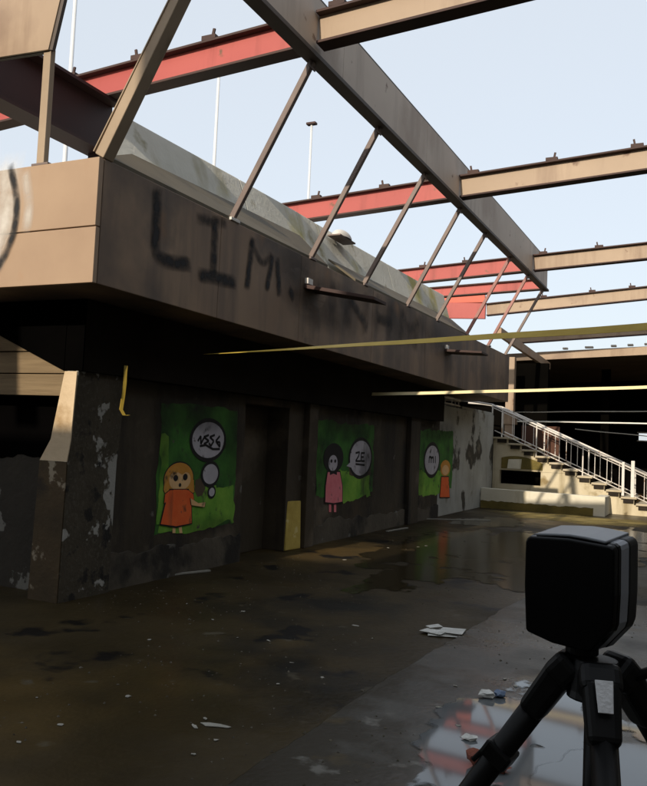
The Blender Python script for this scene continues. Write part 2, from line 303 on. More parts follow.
# corner pillar: straight shaft, wider lower half, dark shade beams and soffit above
pl = MB(); y0, y1 = 5.74, 6.42
pl.hexa([(-5.71, y0, 0), (-5.33, y0, 0), (-5.33, y1, 0), (-5.71, y1, 0), (-5.67, y0, 1.30), (-5.32, y0, 1.30), (-5.32, y1, 1.30), (-5.67, y1, 1.30)])
pl.hexa([(-5.67, y0, 1.30), (-5.32, y0, 1.30), (-5.32, y1, 1.30), (-5.67, y1, 1.30), (-5.55, y0, 1.50), (-5.30, y0, 1.50), (-5.30, y1, 1.50), (-5.55, y1, 1.50)])
pl.hexa([(-5.55, y0, 1.50), (-5.30, y0, 1.50), (-5.30, y1, 1.50), (-5.55, y1, 1.50), (-5.43, y0, 2.15), (-5.27, y0, 2.15), (-5.27, y1, 2.15), (-5.43, y1, 2.15)])
pil = pl.build('pillar', 'pillar_paint', pav)
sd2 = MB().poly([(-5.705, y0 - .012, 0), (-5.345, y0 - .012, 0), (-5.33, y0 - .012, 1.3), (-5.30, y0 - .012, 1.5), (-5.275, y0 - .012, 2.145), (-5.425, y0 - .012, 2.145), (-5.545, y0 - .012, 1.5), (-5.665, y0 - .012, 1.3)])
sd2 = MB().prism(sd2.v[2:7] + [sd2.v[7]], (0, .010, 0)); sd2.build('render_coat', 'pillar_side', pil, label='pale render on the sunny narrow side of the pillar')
MB().prism([(-5.705, y0 - .012, 0), (-5.345, y0 - .012, 0), (-5.33, y0 - .012, 1.297), (-5.665, y0 - .012, 1.297)], (0, .010, 0)).build('shaded_coat', 'pillar_base_shaded', pil)  # darker coat paints the shade below the sunlit part
B(-5.435, -5.22, 5.752, 17.3, 2.152, 2.826).build('shade_lintel', 'shade_dark', pav)  # dark beam stands in for the soffit's shade on the wall
B(-5.437, -5.22, 5.735, 5.75, 2.152, 2.826).build('shade_lintel_end', 'shade_black', pav)
MB().hexa([(-7.05, 5.73, 2.80), (-5.44, 5.73, 2.152), (-5.44, 5.76, 2.152), (-7.05, 5.76, 2.80), (-7.05, 5.73, 2.826), (-5.44, 5.73, 2.826), (-5.44, 5.76, 2.826), (-7.05, 5.76, 2.826)]).build('shade_lintel', 'shade_black', pav)  # slanted lower edge draws the soffit's shadow line in black
for k in range(4):
    z0 = 1.915 + k * .215
    x1 = -5.46 - (.0 if k < 1 else .0)
    if k == 0: pass
    B(-9.4, -5.46 + .004 * k, 5.765 + .006 * (k % 2), 5.80, z0, z0 + .205).build('board', 'board_wood', pav, bevel=.004)
B(-9.5, -5.72, 6.02, 6.2, 0, 2.8).build('recess_wall', 'recess_plaster', pav)
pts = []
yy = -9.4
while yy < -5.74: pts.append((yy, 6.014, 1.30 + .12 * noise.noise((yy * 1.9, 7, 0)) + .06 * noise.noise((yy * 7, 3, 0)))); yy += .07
MB().prism(pts + [(-5.74, 6.014, 2.7), (-9.4, 6.014, 2.7)], (0, .005, 0)).build('dark_patch', 'shade_black', pav)  # black sheet painting shade over the upper recess wall
B(-9.6, -4.62, 5.162, 20.95, 2.832, 2.90).build('soffit', 'fascia_shade_grime', pav)
# fascia panels: long side (facing the court) and end (facing the sun)
def ftop(y): return 3.90 + (y - 5.1) / 15.8 * .13
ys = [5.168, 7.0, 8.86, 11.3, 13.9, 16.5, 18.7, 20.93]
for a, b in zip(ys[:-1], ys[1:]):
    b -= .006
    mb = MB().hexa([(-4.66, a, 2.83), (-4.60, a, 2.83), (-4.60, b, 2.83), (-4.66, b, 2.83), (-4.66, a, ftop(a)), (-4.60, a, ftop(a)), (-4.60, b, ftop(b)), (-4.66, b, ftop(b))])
    mb.build('fascia_panel', 'fascia_shade_grime', pav, bevel=.006)
xs = [-4.602, -6.6, -8.1, -9.6]
for b, a in zip(xs[:-1], xs[1:]):
    for z0, z1 in ((2.83, 3.305), (3.312, 3.895)):
        B(a + .006, b, 5.10 if z0 > 3 else 5.108, 5.16, z0, z1).build('fascia_panel', 'fascia_paint', pav, bevel=.005)
B(-9.6, -4.67, 5.4, 20.9, 3.78, 3.86).build('roof', 'concrete', pav)
B(-9.6, -9.35, 5.4, 20.9, 3.861, 5.3).build('upper_wall', 'concrete', pav)
B(-9.6, -9.3, 5.9, 20.9, 0, 4.02).build('rear_wall', 'dark_plaster', pav)
MB().bar((-4.69, 20.915, 2.9), (-4.69, 20.915, 4.0), .06, .06, up=(0, 1, 0)).build('end_trim', 'fascia_paint', pav)
B(-9.6, -4.72, 20.92, 20.97, 2.83, 4.1).build('end_closure', 'fascia_paint', pav)
# sloping flashing along the top of the fascia, then the concrete parapet
for a, b, k in ((5.22, 9.66, .85), (10.62, 17.1, 0)):
    za, zb = ftop(a), ftop(b)
    MB().hexa([(-5.07, a + k, 4.28), (-4.615, a, za + .003), (-4.615, b, zb + .003), (-5.07, b, 4.38), (-5.07, a + k, 4.31), (-4.615, a, za + .04), (-4.615, b, zb + .04), (-5.07, b, 4.42)]).build('flashing', 'flashing', pav)
for a, b, t0, t1 in ((5.72, 8.4, 4.64, 4.70), (8.41, 9.95, 4.70, 4.73), (9.96, 10.6, 4.73, 4.73), (10.61, 13.6, 4.73, 4.78), (13.61, 17.2, 4.78, 4.86)):
    x = -5.04
    k = .75 if a < 6 else 0
    MB().hexa([(x - .5, a + k, 3.861), (x, a, 4.1), (x, b, 4.1), (x - .5, b, 3.861), (x - .5, a + k, t0 + .14), (x - .26, a + k * .5, t0 + .13), (x - .26, b, t1 + .13), (x - .5, b, t1 + .14)]).build('parapet_block', 'concrete', pav, bevel=.012)
# graffiti sprayed on the long fascia
GX = -4.597
def fs(*p, w=.10, cov=1.0, m='spray_black'):
    global GX
    GX += .0004
    stroke('graffiti_stroke', [(GX, b, c) for (a, b, c) in p], w * 1.35, m, pav, (1, 0, 0), cov)
fs((-4.600, 5.891, 3.813), (-4.600, 5.909, 3.461), (-4.600, 5.900, 3.233), (-4.600, 6.085, 3.219), (-4.600, 6.422, 3.274), w=.13)
fs((-4.600, 6.583, 3.767), (-4.600, 7.041, 3.850), w=.11, cov=.6)
fs((-4.600, 6.871, 3.814), (-4.600, 6.884, 3.292), w=.12)
fs((-4.600, 6.671, 3.217), (-4.600, 7.278, 3.267), w=.13)
fs((-4.600, 7.630, 3.791), (-4.600, 7.570, 3.292), w=.11)
fs((-4.600, 7.632, 3.769), (-4.600, 7.878, 3.573), (-4.600, 8.075, 3.735), w=.09, cov=.7)
fs((-4.600, 8.101, 3.717), (-4.600, 8.017, 3.356), w=.10)
fs((-4.600, 8.226, 3.697), (-4.600, 8.310, 3.353), w=.11)
fs((-4.600, 8.588, 3.405), (-4.600, 8.646, 3.366), w=.11)
cloud('graffiti_haze', (-4.596, 9.749, 3.433), (0, 1.5, 0), (0, 0, .42), 'spray_haze', pav, .75)
cloud('graffiti_haze', (-4.596, 8.832, 3.604), (0, .8, 0), (0, 0, .42), 'spray_haze', pav, .5)
cloud('graffiti_haze', (-4.596, 13.030, 3.616), (0, 2.6, 0), (0, 0, .40), 'spray_haze', pav, .55)
fs((-4.600, 9.860, 3.701), (-4.600, 9.838, 3.282), w=.24, cov=.24)
fs((-4.600, 10.381, 3.672), (-4.600, 10.348, 3.306), w=.24, cov=.24)
fs((-4.600, 11.012, 3.772), (-4.600, 10.987, 3.284), w=.24, cov=.24)
fs((-4.600, 11.464, 3.776), (-4.600, 11.430, 3.317), w=.24, cov=.24)
fs((-4.600, 12.040, 3.763), (-4.600, 11.997, 3.333), w=.24, cov=.24)
fs((-4.600, 12.660, 3.799), (-4.600, 12.612, 3.351), w=.24, cov=.24)
fs((-4.600, 13.400, 3.777), (-4.600, 13.337, 3.377), w=.24, cov=.24)
fs((-4.600, 10.382, 3.658), (-4.600, 11.058, 3.355), w=.14, cov=.6)
fs((-4.600, 11.531, 3.552), (-4.600, 12.063, 3.555), w=.16, cov=.6)
fs((-4.600, 12.664, 3.766), (-4.600, 13.045, 3.583), (-4.600, 13.404, 3.742), w=.16, cov=.3)
# graffiti on the sunny end of the fascia
def es(*p, w=.12, cov=1.0, m='spray_black', d=0):
    stroke('graffiti_stroke', [(a, 5.0975 - d if c > 3.3 else 5.0975 - d, c) for (a, b, c) in p], w, m, pav, (0, -1, 0), cov)
es((-5.643, 5.100, 3.871), (-5.651, 5.100, 3.436), (-5.812, 5.100, 3.066), w=.42, m='spray_white', cov=.9)
es((-5.422, 5.100, 3.812), (-5.350, 5.100, 3.546), (-5.369, 5.100, 3.360), w=.14, m='spray_white', cov=.7, d=.0004)
es((-5.610, 5.100, 3.904), (-5.514, 5.100, 3.650), (-5.492, 5.100, 3.405), (-5.556, 5.100, 3.195), (-5.706, 5.100, 2.988), w=.10, d=.0008)
# ------------------------------------------------------------------ roof frame
def tilt_z(x): return 5.86 + .055 * (x + .8)     # roof beams rise gently towards the right
def i_beam(parent, name, m, y, x0, x1, zoff, h, fw=.20):
    a = (x0, y, tilt_z(x0) + zoff + h / 2); b = (x1, y, tilt_z(x1) + zoff + h / 2)
    o = MB().bar(a, b, .03, h - .03).build(name, m, parent)
    MB().bar(a, b, fw, .028, off=(0, -h / 2)).build('flange', 'flange_dark', o, bevel=.003)
    MB().bar(a, b, fw, .028, off=(0, h / 2)).build('flange', 'flange_dark', o, bevel=.003)
    return o
def cleat(parent, x, y, z, flip=1):
    mb = MB().box(x - .09, x + .09, y - .10, y - .02, z, z + .05)
    mb.bar((x - .03 * flip, y - .06, z + .03), (x - .05 * flip, y - .06, z + .13), .02, .03, up=(1, 0, 0))
    mb.build('cleat', 'flange_dark', parent)
RX = -3.72
beams = [(7.24, 'nearest overhead roof beam, red left half and tan right half', .0, .33, (-7.0, -5.98, -5.0, -3.45, -2.45, -1.5, -.5, 1.5, 3.5)),
         (12.65, 'second overhead roof beam, red behind the struts and tan to the right', .0, .35, (-6.3, -5.0, -4.2, -3.45, -2.2, -.95, .5, 2.5)),
         (19.0, 'third overhead roof beam meeting the far end of the sloping ridge', .14, .36, (-6.4, -5.3, -3.45, -2.2, -1.0, 1.0))]
for (y, lab, zo, h, cl) in beams:
    t = thing('roof_beam', lab, 'roof beam', (RX, y, tilt_z(RX) + zo), 'roof beams across the court')
    i_beam(t, 'red_length', 'red_steel', y, -9.45, RX - .05, zo, h)
    i_beam(t, 'tan_length', 'tan_steel', y, RX + .05, 6.05, zo, h)
    for k, x in enumerate(cl): cleat(t, x, y, tilt_z(x) + zo + h + .012, 1 if k % 2 else -1)
t = thing('roof_beam', 'short red beam seen just behind the end of the ridge', 'roof beam', (-7.1, 22, 6.0), 'roof beams across the court')
a, b = Vector((-9.3, 22, 5.93)), Vector((-3.95, 22, 6.13))
o = MB().bar(a, b, .03, .26).build('web', 'red_steel', t); MB().bar(a, b, .2, .03, off=(0, .14)).build('flange', 'flange_dark', o); MB().bar(a, b, .2, .03, off=(0, -.14)).build('flange', 'flange_dark', o)
t = thing('roof_beam', 'fourth tan roof beam springing from an orange-red steel plate', 'roof beam', (-6.15, 24.5, 5.72), 'roof beams across the court')
a, b = Vector((-6.14, 24.5, 5.91)), Vector((6.0, 24.5, 6.82))
o = MB().bar(a, b, .03, .34).build('web', 'tan_steel', t); MB().bar(a, b, .2, .03, off=(0, .18)).build('flange', 'flange_dark', o); MB().bar(a, b, .2, .03, off=(0, -.18)).build('flange', 'flange_dark', o)
for x in (-4.4, -3.0, -1.9): cleat(t, x, 24.5, 6.11 + (x + 6.14) * .075)
MB().hexa([(-7.62, 24.20, 5.64), (-6.14, 24.30, 5.60), (-6.14, 24.40, 5.60), (-7.62, 24.30, 5.64), (-7.62, 24.20, 6.14), (-6.14, 24.30, 6.10), (-6.14, 24.40, 6.10), (-7.62, 24.30, 6.14)]).build('plate', 'red_steel', t, bevel=.008)
MB().hexa([(-7.90, 24.28, 6.145), (-6.14, 24.24, 6.105), (-6.14, 24.34, 6.105), (-7.90, 24.38, 6.145), (-7.90, 24.40, 6.62), (-6.2, 24.40, 6.70), (-6.2, 24.50, 6.70), (-7.90, 24.50, 6.62)]).build('plate', 'orange_red_steel', t, bevel=.008)
t = thing('roof_beam', 'lowest tan roof beam, beside the far roof slab', 'roof beam', (-5.3, 26.9, 5.1), 'roof beams across the court')
a, b = Vector((-5.9, 26.6, 5.27)), Vector((6.0, 26.6, 5.95))
o = MB().bar(a, b, .03, .30).build('web', 'tan_steel', t); MB().bar(a, b, .18, .03, off=(0, .16)).build('flange', 'flange_dark', o); MB().bar(a, b, .18, .03, off=(0, -.16)).build('flange', 'flange_dark', o)
# dark beam along the pavilion roof, under the nearest cross beam
t = thing('roof_beam', 'dark red steel beam running along the pavilion roof below the nearest beam', 'roof beam', (-6.5, 5.5, 4.87), 'roof beams across the court')
a, b = Vector((-6.5, -2.0, 5.19)), Vector((-6.5, 7.36, 5.19))
o = MB().bar(a, b, .03, .60).build('web', 'dark_red_steel', t); MB().bar(a, b, .30, .035, off=(0, .32)).build('flange', 'dark_red_steel', o); MB().bar(a, b, .30, .035, off=(0, -.32)).build('flange', 'dark_red_steel', o)
MB().box(-6.58, -6.42, 7.1, 7.26, 3.861, 4.85).build('stub_column', 'dark_red_steel', t)
MB().box(-6.58, -6.42, 5.3, 5.46, 3.861, 4.85).build('stub_column', 'dark_red_steel', t)
# ridge: deep painted plate with a dark bottom flange
def rb(y): return 5.57 + (y - 5.1) / 16 * .20
def rt(y): return 6.16 + (y - 5.1) / 16 * .36
rid = thing('ridge_beam', 'deep grey-brown steel ridge plate receding over the slanting struts', 'ridge beam', (RX, 5.2, 5.6))
cuts = [5.1, 7.9, 10.9, 13.9, 17.0, 20.95]
for a, b in zip(cuts[:-1], cuts[1:]):
    b -= .006
    MB().hexa([(RX - .03, a, rb(a)), (RX + .03, a, rb(a)), (RX + .03, b, rb(b)), (RX - .03, b, rb(b)), (RX - .03, a, rt(a)), (RX + .03, a, rt(a)), (RX + .03, b, rt(b)), (RX - .03, b, rt(b))]).build('ridge_plate', 'ridge_paint', rid)
MB().bar((RX, 5.1, rb(5.1) - .03), (RX, 20.95, rb(20.95) - .03), .16, .05).build('bottom_flange', 'ridge_edge', rid, bevel=.004)
MB().bar((RX - .03, 5.1, rt(5.1) + .02), (RX - .03, 20.95, rt(20.95) + .02), .10, .03).build('top_flange', 'ridge_edge', rid)
# slanting struts from the fascia to the ridge
ssy = [7.25, 9.18, 11.0, 12.95, 14.65, 16.8, 18.75, 20.62]
order = ['first', 'second', 'third', 'fourth', 'fifth', 'sixth', 'seventh', 'last']
for k, y in enumerate(ssy):
    t = thing('strut', f'{order[k]} slender slanting strut counted from the heavy corner strut, fascia to ridge', 'strut', (-4.64, y, ftop(y)), 'slanting struts between fascia and ridge')
    a = Vector((-4.64, y, ftop(y) + .03)); b = Vector((RX - .02, y + random.uniform(-.05, .05), rb(y) - .05))
    MB().bar(a, b, .065, .06, up=(0, 1, 0)).build('tube', 'strut_steel' if k not in (5, 6) else 'strut_pink', t, bevel=.008)
    MB().box(-4.70, -4.585, y - .09, y + .09, ftop(y) + .002, ftop(y) + .035).build('base_plate', 'white_paint' if k < 1 else 'strut_steel', t, bevel=.004)
    MB().bar(b - Vector((0, 0, .08)), b + Vector((0, 0, .04)), .14, .012, up=(1, 0, 0)).build('gusset', 'strut_steel', t)
t = thing('strut', 'heavy square strut rising from the sunny corner of the fascia', 'strut', (-4.64, 5.2, 3.9), 'slanting struts between fascia and ridge')
a = Vector((-4.64, 5.2, 3.92)); b = Vector((RX - .02, 5.2, 5.53))
MB().bar(a, b, .105, .13, up=(0, 1, 0)).build('tube', 'tan_strut', t, bevel=.008)
MB().bar(a + Vector((-.054, .0, .04)), b + Vector((-.054, 0, -.03)), .010, .15, up=(0, 1, 0)).build('side_plate', 'tan_strut', t)
# end frame: post and panel above the sunny end
t = thing('end_post', 'thin pale square post on the sunny fascia end under a tan panel', 'post', (-5.28, 5.14, 3.9))
MB().bar((-5.275, 5.135, 3.897), (-5.275, 5.135, 4.95), .085, .06, up=(0, 1, 0)).build('tube', 'tan_strut', t, bevel=.006)
MB().box(-5.37, -5.18, 5.102, 5.158, 3.896, 3.915).build('base_plate', 'strut_steel', t)
t = thing('overhead_panel', 'tan sheet panel overhead at the upper left, carried by a thin post', 'panel', (-5.8, 5.1, 4.95))
MB().prism([(-9.5, 5.08, 5.15), (-5.24, 5.08, 4.92), (-5.05, 5.08, 5.75), (-9.5, 5.08, 6.0)], (0, .02, 0)).build('sheet', 'tan_steel', t)
MB().bar((-5.225, 5.11, 4.92), (-5.035, 5.11, 5.75), .045, .035, up=(0, 1, 0)).build('edge_angle', 'ridge_edge', t)
MB().bar((-9.5, 5.125, 5.17), (-5.25, 5.125, 4.94), .04, .05).build('bottom_angle', 'ridge_edge', t)
MB().bar((-9.45, 5.13, 3.9), (-9.45, 5.13, 6.0), .06, .08, up=(0, 1, 0)).build('far_post', 'tan_strut', t)
# loose panels sticking out of the fascia
for (y, z0, dz, L_, wd, lab) in ((8.95, 3.53, -.17, .93, .42, 'loose dark panel sticking out of the graffitied fascia beside the letters'), (15.1, 3.46, -.03, .72, .5, 'smaller loose panel sticking out of the fascia near its far end')):
    t = thing('loose_panel', lab, 'panel', (-4.6, y, z0))
    MB().hexa([(-4.62, y, z0), (-4.6 + L_, y + .1, z0 + dz), (-4.6 + L_, y + wd + .1, z0 + dz), (-4.62, y + wd, z0), (-4.62, y, z0 + .05), (-4.6 + L_, y + .1, z0 + dz + .04), (-4.6 + L_, y + wd + .1, z0 + dz + .04), (-4.62, y + wd, z0 + .05)]).build('sheet', 'flange_dark', t, bevel=.004)
    MB().box(-4.6, -4.55, y + .02, y + .16, z0 + .055, z0 + .13).build('bracket', 'white_paint', t, bevel=.004)
# dome lamp on the parapet
t = thing('bulkhead_lamp', 'white rounded bulkhead lamp lying on the concrete parapet', 'lamp', (-5.15, 11.2, 4.74))
mb = MB(); n, m_ = 20, 7
for i in range(m_):
    f = math.pi / 2 * i / (m_ - 1)
    for j in range(n): mb.v.append((-5.13 + .13 * math.cos(f) * math.cos(2 * math.pi * j / n), 11.2 + .27 * math.cos(f) * math.sin(2 * math.pi * j / n), 4.76 + .13 * math.sin(f)))
for i in range(m_ - 1):
    for j in range(n): mb.f.append((i * n + j, i * n + (j + 1) % n, (i + 1) * n + (j + 1) % n, (i + 1) * n + j))
mb.build('cover', 'white_paint', t, smooth=True)
MB().box(-5.24, -5.02, 10.9, 11.5, 4.735, 4.76).build('base', 'strut_steel', t, bevel=.005)
# masts far beyond the building
for (bx, by, top, r, lab, head) in ((-29.3, 30, 24.5, .12, 'tall white mast at far left behind the corner strut', 0), (-20.3, 30, 18.6, .085, 'plain white mast ending behind the nearest red beam', 0), (-15.4, 30, 15.15, .06, 'slimmest white mast with a small dark lamp head', 1)):
    t = thing('light_mast', lab, 'mast', (bx, by, -.05), 'masts behind the pavilion')
    MB().tube([(bx, by, -.05), (bx, by, top * .5), (bx, by, top)], r * 1.25, 10, r * .8).build('pole', 'mast_white', t, smooth=True)
    MB().box(bx - .3, bx + .3, by - .3, by + .3, -.05, .1).build('footing', 'concrete', t)
    if head: MB().box(bx - .22, bx + .22, by - .12, by + .12, top, top + .1).build('lamp_head', 'flange_dark', t, bevel=.02)

# ------------------------------------------------------------------ far end: stairs, planter, dark hall
st = thing('staircase', 'plastered outdoor staircase climbing left with white metal railings', 'staircase', (-3.2, 23.4, 0))
SX, SZ, DX, DZ, NS = -5.34, 1.94, .378, .162, 12
YF, YB = 22.8, 24.2
def nose(k): return SX + DX * k
body = [(SX - .06, YF + .03, 0)]
body += [(SX - .06, YF + .03, SZ - .06)]
for k in range(NS):
    body += [(nose(k) + DX - .05, YF + .03, SZ - DZ * k - .05), (nose(k) + DX - .05, YF + .03, SZ - DZ * (k + 1) - .05)]
body[-1] = (body[-1][0], body[-1][1], 0)
# side wall in three pieces so that the recess under the stair is a real opening
def side(poly, name='side_wall', m='stair_plaster', y=YF + .03, d=.2): MB().prism([(x, y, z) for x, z in poly], (0, d, 0)).build(name, m, st)
def under(x):
    k = int((x - SX + .05) // DX); return SZ - DZ * max(0, min(NS, k)) - .05
top = [(x, z) for x, _, z in body[1:]]
R0, R1, RZ0, RZ1 = -5.2, -4.05, .62, 1.0
side([(SX - .06, 1.01)] + [p for p in top if p[1] > 1.02] + [(nose(6) - .02, 1.01)])
side([(R1, .0), (R1, 1.005)] + [(nose(6) - .02, 1.005)] + [p for p in top if p[1] < 1.0] )
side([(SX - .06, 0), (SX - .06, RZ0), (R1 - .003, RZ0), (R1 - .003, 0)])
side([(SX - .06, RZ0 + .003), (SX - .06, 1.007), (R0, 1.007), (R0, RZ0 + .003)])
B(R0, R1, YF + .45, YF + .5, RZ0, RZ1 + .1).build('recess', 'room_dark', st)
# pale curved infill above the recess
arc = [(R0 + .05, 1.06)] + [(R0 + .05 + 1.15 * t / 10, 1.22 + .20 * math.sin(math.pi * (.25 + t / 14))) for t in range(11)] + [(R1 + .05, 1.06)]
MB().prism([(x, YF + .005, z) for x, z in arc], (0, .02, 0)).build('infill_panel', 'moss', st)
MB().prism([(R0 + .22, YF - .005, 1.06), (R0 + .25, YF - .005, 1.32), (R0 + .62, YF - .005, 1.34), (R0 + .60, YF - .005, 1.06)], (0, .008, 0)).build('infill_panel', 'planter_plaster', st)
for k in range(NS):
    z = SZ - DZ * k
    x0 = nose(k) - (.45 if k == 0 else 0)
    B(x0, nose(k) + DX + .02, YF - .05, YB, z - .055, z).build('tread', 'step_stone', st, bevel=.008)
    B(nose(k) + .06, nose(k) + DX - .06, YF - .02, YB - .02, z - .16, z - .057).build('riser', 'riser_dark', st)
B(-9.3, SX - .46, YF - .02 + .02, YB, SZ - .2, SZ).build('landing', 'step_stone', st)
B(-9.3, SX - .1, YF + .02, YB - .05, 0, SZ - .21).build('landing_base', 'dark_plaster', st)
B(SX - .05, nose(NS), YB - .2, YB - .02, 0, .1).build('rear_footing', 'riser_dark', st)
for yy in (YF + .06, YB - .08):
    def rz(x): return SZ + .86 - DZ / DX * (x - SX)
    xa, xb = SX - .15, SX + 4.9
    MB().tube([(xa, yy, rz(xa)), (xb, yy, rz(xb))], .026, 8).build('handrail', 'rail_white', st, smooth=True)
    MB().tube([(xa, yy, rz(xa) - .07), (xb, yy, rz(xb) - .07)], .014, 6).build('rail', 'rail_white', st, smooth=True)
    MB().tube([(xa + .1, yy, rz(xa + .1) - .70), (xb, yy, rz(xb) - .70)], .016, 6).build('rail', 'rail_white', st, smooth=True)
    MB().tube([(-6.5, yy - .1, rz(xa) + .10), (-6.1, yy, rz(xa) + .08), (xa, yy, rz(xa))], .026, 8).build('handrail', 'rail_white', st, smooth=True)
    for k in range(17):
        x = SX - .12 + k * .315
        big = k % 4 == 0
        zf = SZ - DZ * max(0, math.floor((x - SX) / DX)) if x > SX else SZ
        MB().tube([(x, yy, zf if big else rz(x) - .70), (x, yy, rz(x))], .020 if big else .010, 6).build('baluster', 'rail_white', st)
MB().box(-1.93, -1.86, YF + .0, YF + .07, .5, 1.40).build('newel', 'white_paint', st, bevel=.01)
MB().box(-1.70, -1.61, YF + .0, YF + .07, .4, 1.44).build('newel', 'white_paint', st, bevel=.01)
# white loop of bent rail on the landing wall
lp = thing('rail_loop', 'white bent metal loop railing on top of the flaking end wall', 'railing', (-5.5, 18.6, 2.55))
for zz, r in ((.06, .02), (.20, .032)):
    pts = [(-5.52 + .13 * math.cos(t * math.pi / 12), 18.55 + .95 * math.sin(t * math.pi / 12), 2.55 + zz) for t in range(25)]
    MB().tube(pts, r, 6).build('loop', 'rail_white', lp, smooth=True)
for t_ in (-.9, -.45, 0, .45, .9): MB().tube([(-5.42 - .08 * abs(t_), 18.55 + t_ * .95, 2.55), (-5.42 - .08 * abs(t_), 18.55 + t_ * .95, 2.75)], .014, 6).build('baluster', 'rail_white', lp)
# low white planter wall in front of the stairs
pw = thing('planter_wall', 'low whitewashed wall with mossy foot in front of the stairs', 'low wall', (-3.8, 21.6, 0))
MB().hexa([(-5.39, 21.5, 0), (-2.2, 21.5, 0), (-2.2, 21.75, 0), (-5.39, 21.75, 0), (-5.39, 21.5, .53), (-2.2, 21.5, .50), (-2.2, 21.75, .50), (-5.39, 21.75, .53)]).build('wall', 'planter_plaster', pw, bevel=.008)
B(-2.45, -2.2, 21.76, 22.7, 0, .50).build('wall_return', 'planter_plaster', pw, bevel=.02)
pts = []
for k in range(60):
    x = -5.38 + k * (2.9 / 59); pts.append((x, 21.47, .20 + .06 * noise.noise((x * 2.2, 4, 0)) + .04 * noise.noise((x * 8, 1, 0))))
MB().prism([(-5.38, 21.47, 0)] + pts + [(-2.48, 21.47, 0)], (0, .026, 0)).build('moss_foot', 'moss', pw)
# dark hall beyond the stairs
hall = thing('far_hall', 'unlit hall behind the stairs under a flat tan-edged roof', 'building', (0, 30, 0))
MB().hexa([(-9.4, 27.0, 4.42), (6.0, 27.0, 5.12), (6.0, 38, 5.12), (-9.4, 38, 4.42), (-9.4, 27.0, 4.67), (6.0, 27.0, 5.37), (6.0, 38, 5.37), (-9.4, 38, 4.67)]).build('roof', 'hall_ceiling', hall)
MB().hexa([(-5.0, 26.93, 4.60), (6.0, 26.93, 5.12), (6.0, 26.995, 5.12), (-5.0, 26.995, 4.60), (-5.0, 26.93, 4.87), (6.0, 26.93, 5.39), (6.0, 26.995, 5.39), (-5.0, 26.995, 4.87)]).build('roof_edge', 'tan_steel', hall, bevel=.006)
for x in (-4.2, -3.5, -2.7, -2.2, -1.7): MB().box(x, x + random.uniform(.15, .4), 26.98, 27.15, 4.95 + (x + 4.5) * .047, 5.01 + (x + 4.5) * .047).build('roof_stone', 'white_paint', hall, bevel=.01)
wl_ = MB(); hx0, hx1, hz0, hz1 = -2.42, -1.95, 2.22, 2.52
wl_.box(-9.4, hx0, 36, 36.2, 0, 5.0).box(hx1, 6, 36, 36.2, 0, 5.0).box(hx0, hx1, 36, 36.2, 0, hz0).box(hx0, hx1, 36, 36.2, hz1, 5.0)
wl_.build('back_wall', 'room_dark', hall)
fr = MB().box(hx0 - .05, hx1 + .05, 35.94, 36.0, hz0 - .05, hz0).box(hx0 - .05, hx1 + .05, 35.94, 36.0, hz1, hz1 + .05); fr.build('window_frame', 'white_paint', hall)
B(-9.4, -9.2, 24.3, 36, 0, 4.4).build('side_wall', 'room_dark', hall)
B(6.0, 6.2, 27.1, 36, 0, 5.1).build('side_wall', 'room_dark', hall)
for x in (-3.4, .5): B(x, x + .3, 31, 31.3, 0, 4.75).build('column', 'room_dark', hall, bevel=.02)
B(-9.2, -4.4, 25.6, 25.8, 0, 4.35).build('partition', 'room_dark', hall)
MB().hexa([(-5.02, 21.2, 4.62), (-4.90, 21.2, 4.60), (-4.56, 26.9, 4.28), (-4.70, 26.9, 4.30), (-5.02, 21.2, 4.86), (-4.90, 21.2, 4.84), (-4.56, 26.9, 4.50), (-4.70, 26.9, 4.52)]).build('sloping_edge', 'fascia_paint', hall)
t = thing('hall_column', 'tan painted column standing behind the top of the stairs', 'column', (-5.3, 24.4, 0))
B(-5.42, -5.17, 24.26, 24.5, 0, 4.4).build('shaft', 'tan_steel', t, bevel=.015)
B(-5.50, -5.09, 24.22, 24.54, 2.35, 2.72).build('collar', 'tan_steel', t, bevel=.015)
B(-5.04, -3.9, 24.9, 25.0, 1.2, 2.35).build('hall_screen', 'rust_wall', hall)
# ------------------------------------------------------------------ added right wing carries the beams and cuts sky light; rear block shades the court
rp = thing('opposite_sky_block', 'unseen plain wing added along the right of the court to cut sky light', 'building', (7, 10, 0))
B(6.05, 10, -6, 36, 0, 10.5).build('wall', 'rear_wall', rp)  # height raised to block sky light from the right
rbk = thing('rear_block', 'taller block behind the viewer that shades the court', 'building', (0, -8, 0))
TAN = math.tan(R(SUN_EL)); 
B(-4.75, 14, -9, -6.05, 0, 24.3 * TAN).build('wall', 'rear_wall', rbk)
B(-20, -4.76, -9, -6.05, 0, 1.62 + 11.8 * TAN).build('low_wing', 'rear_wall', rbk)
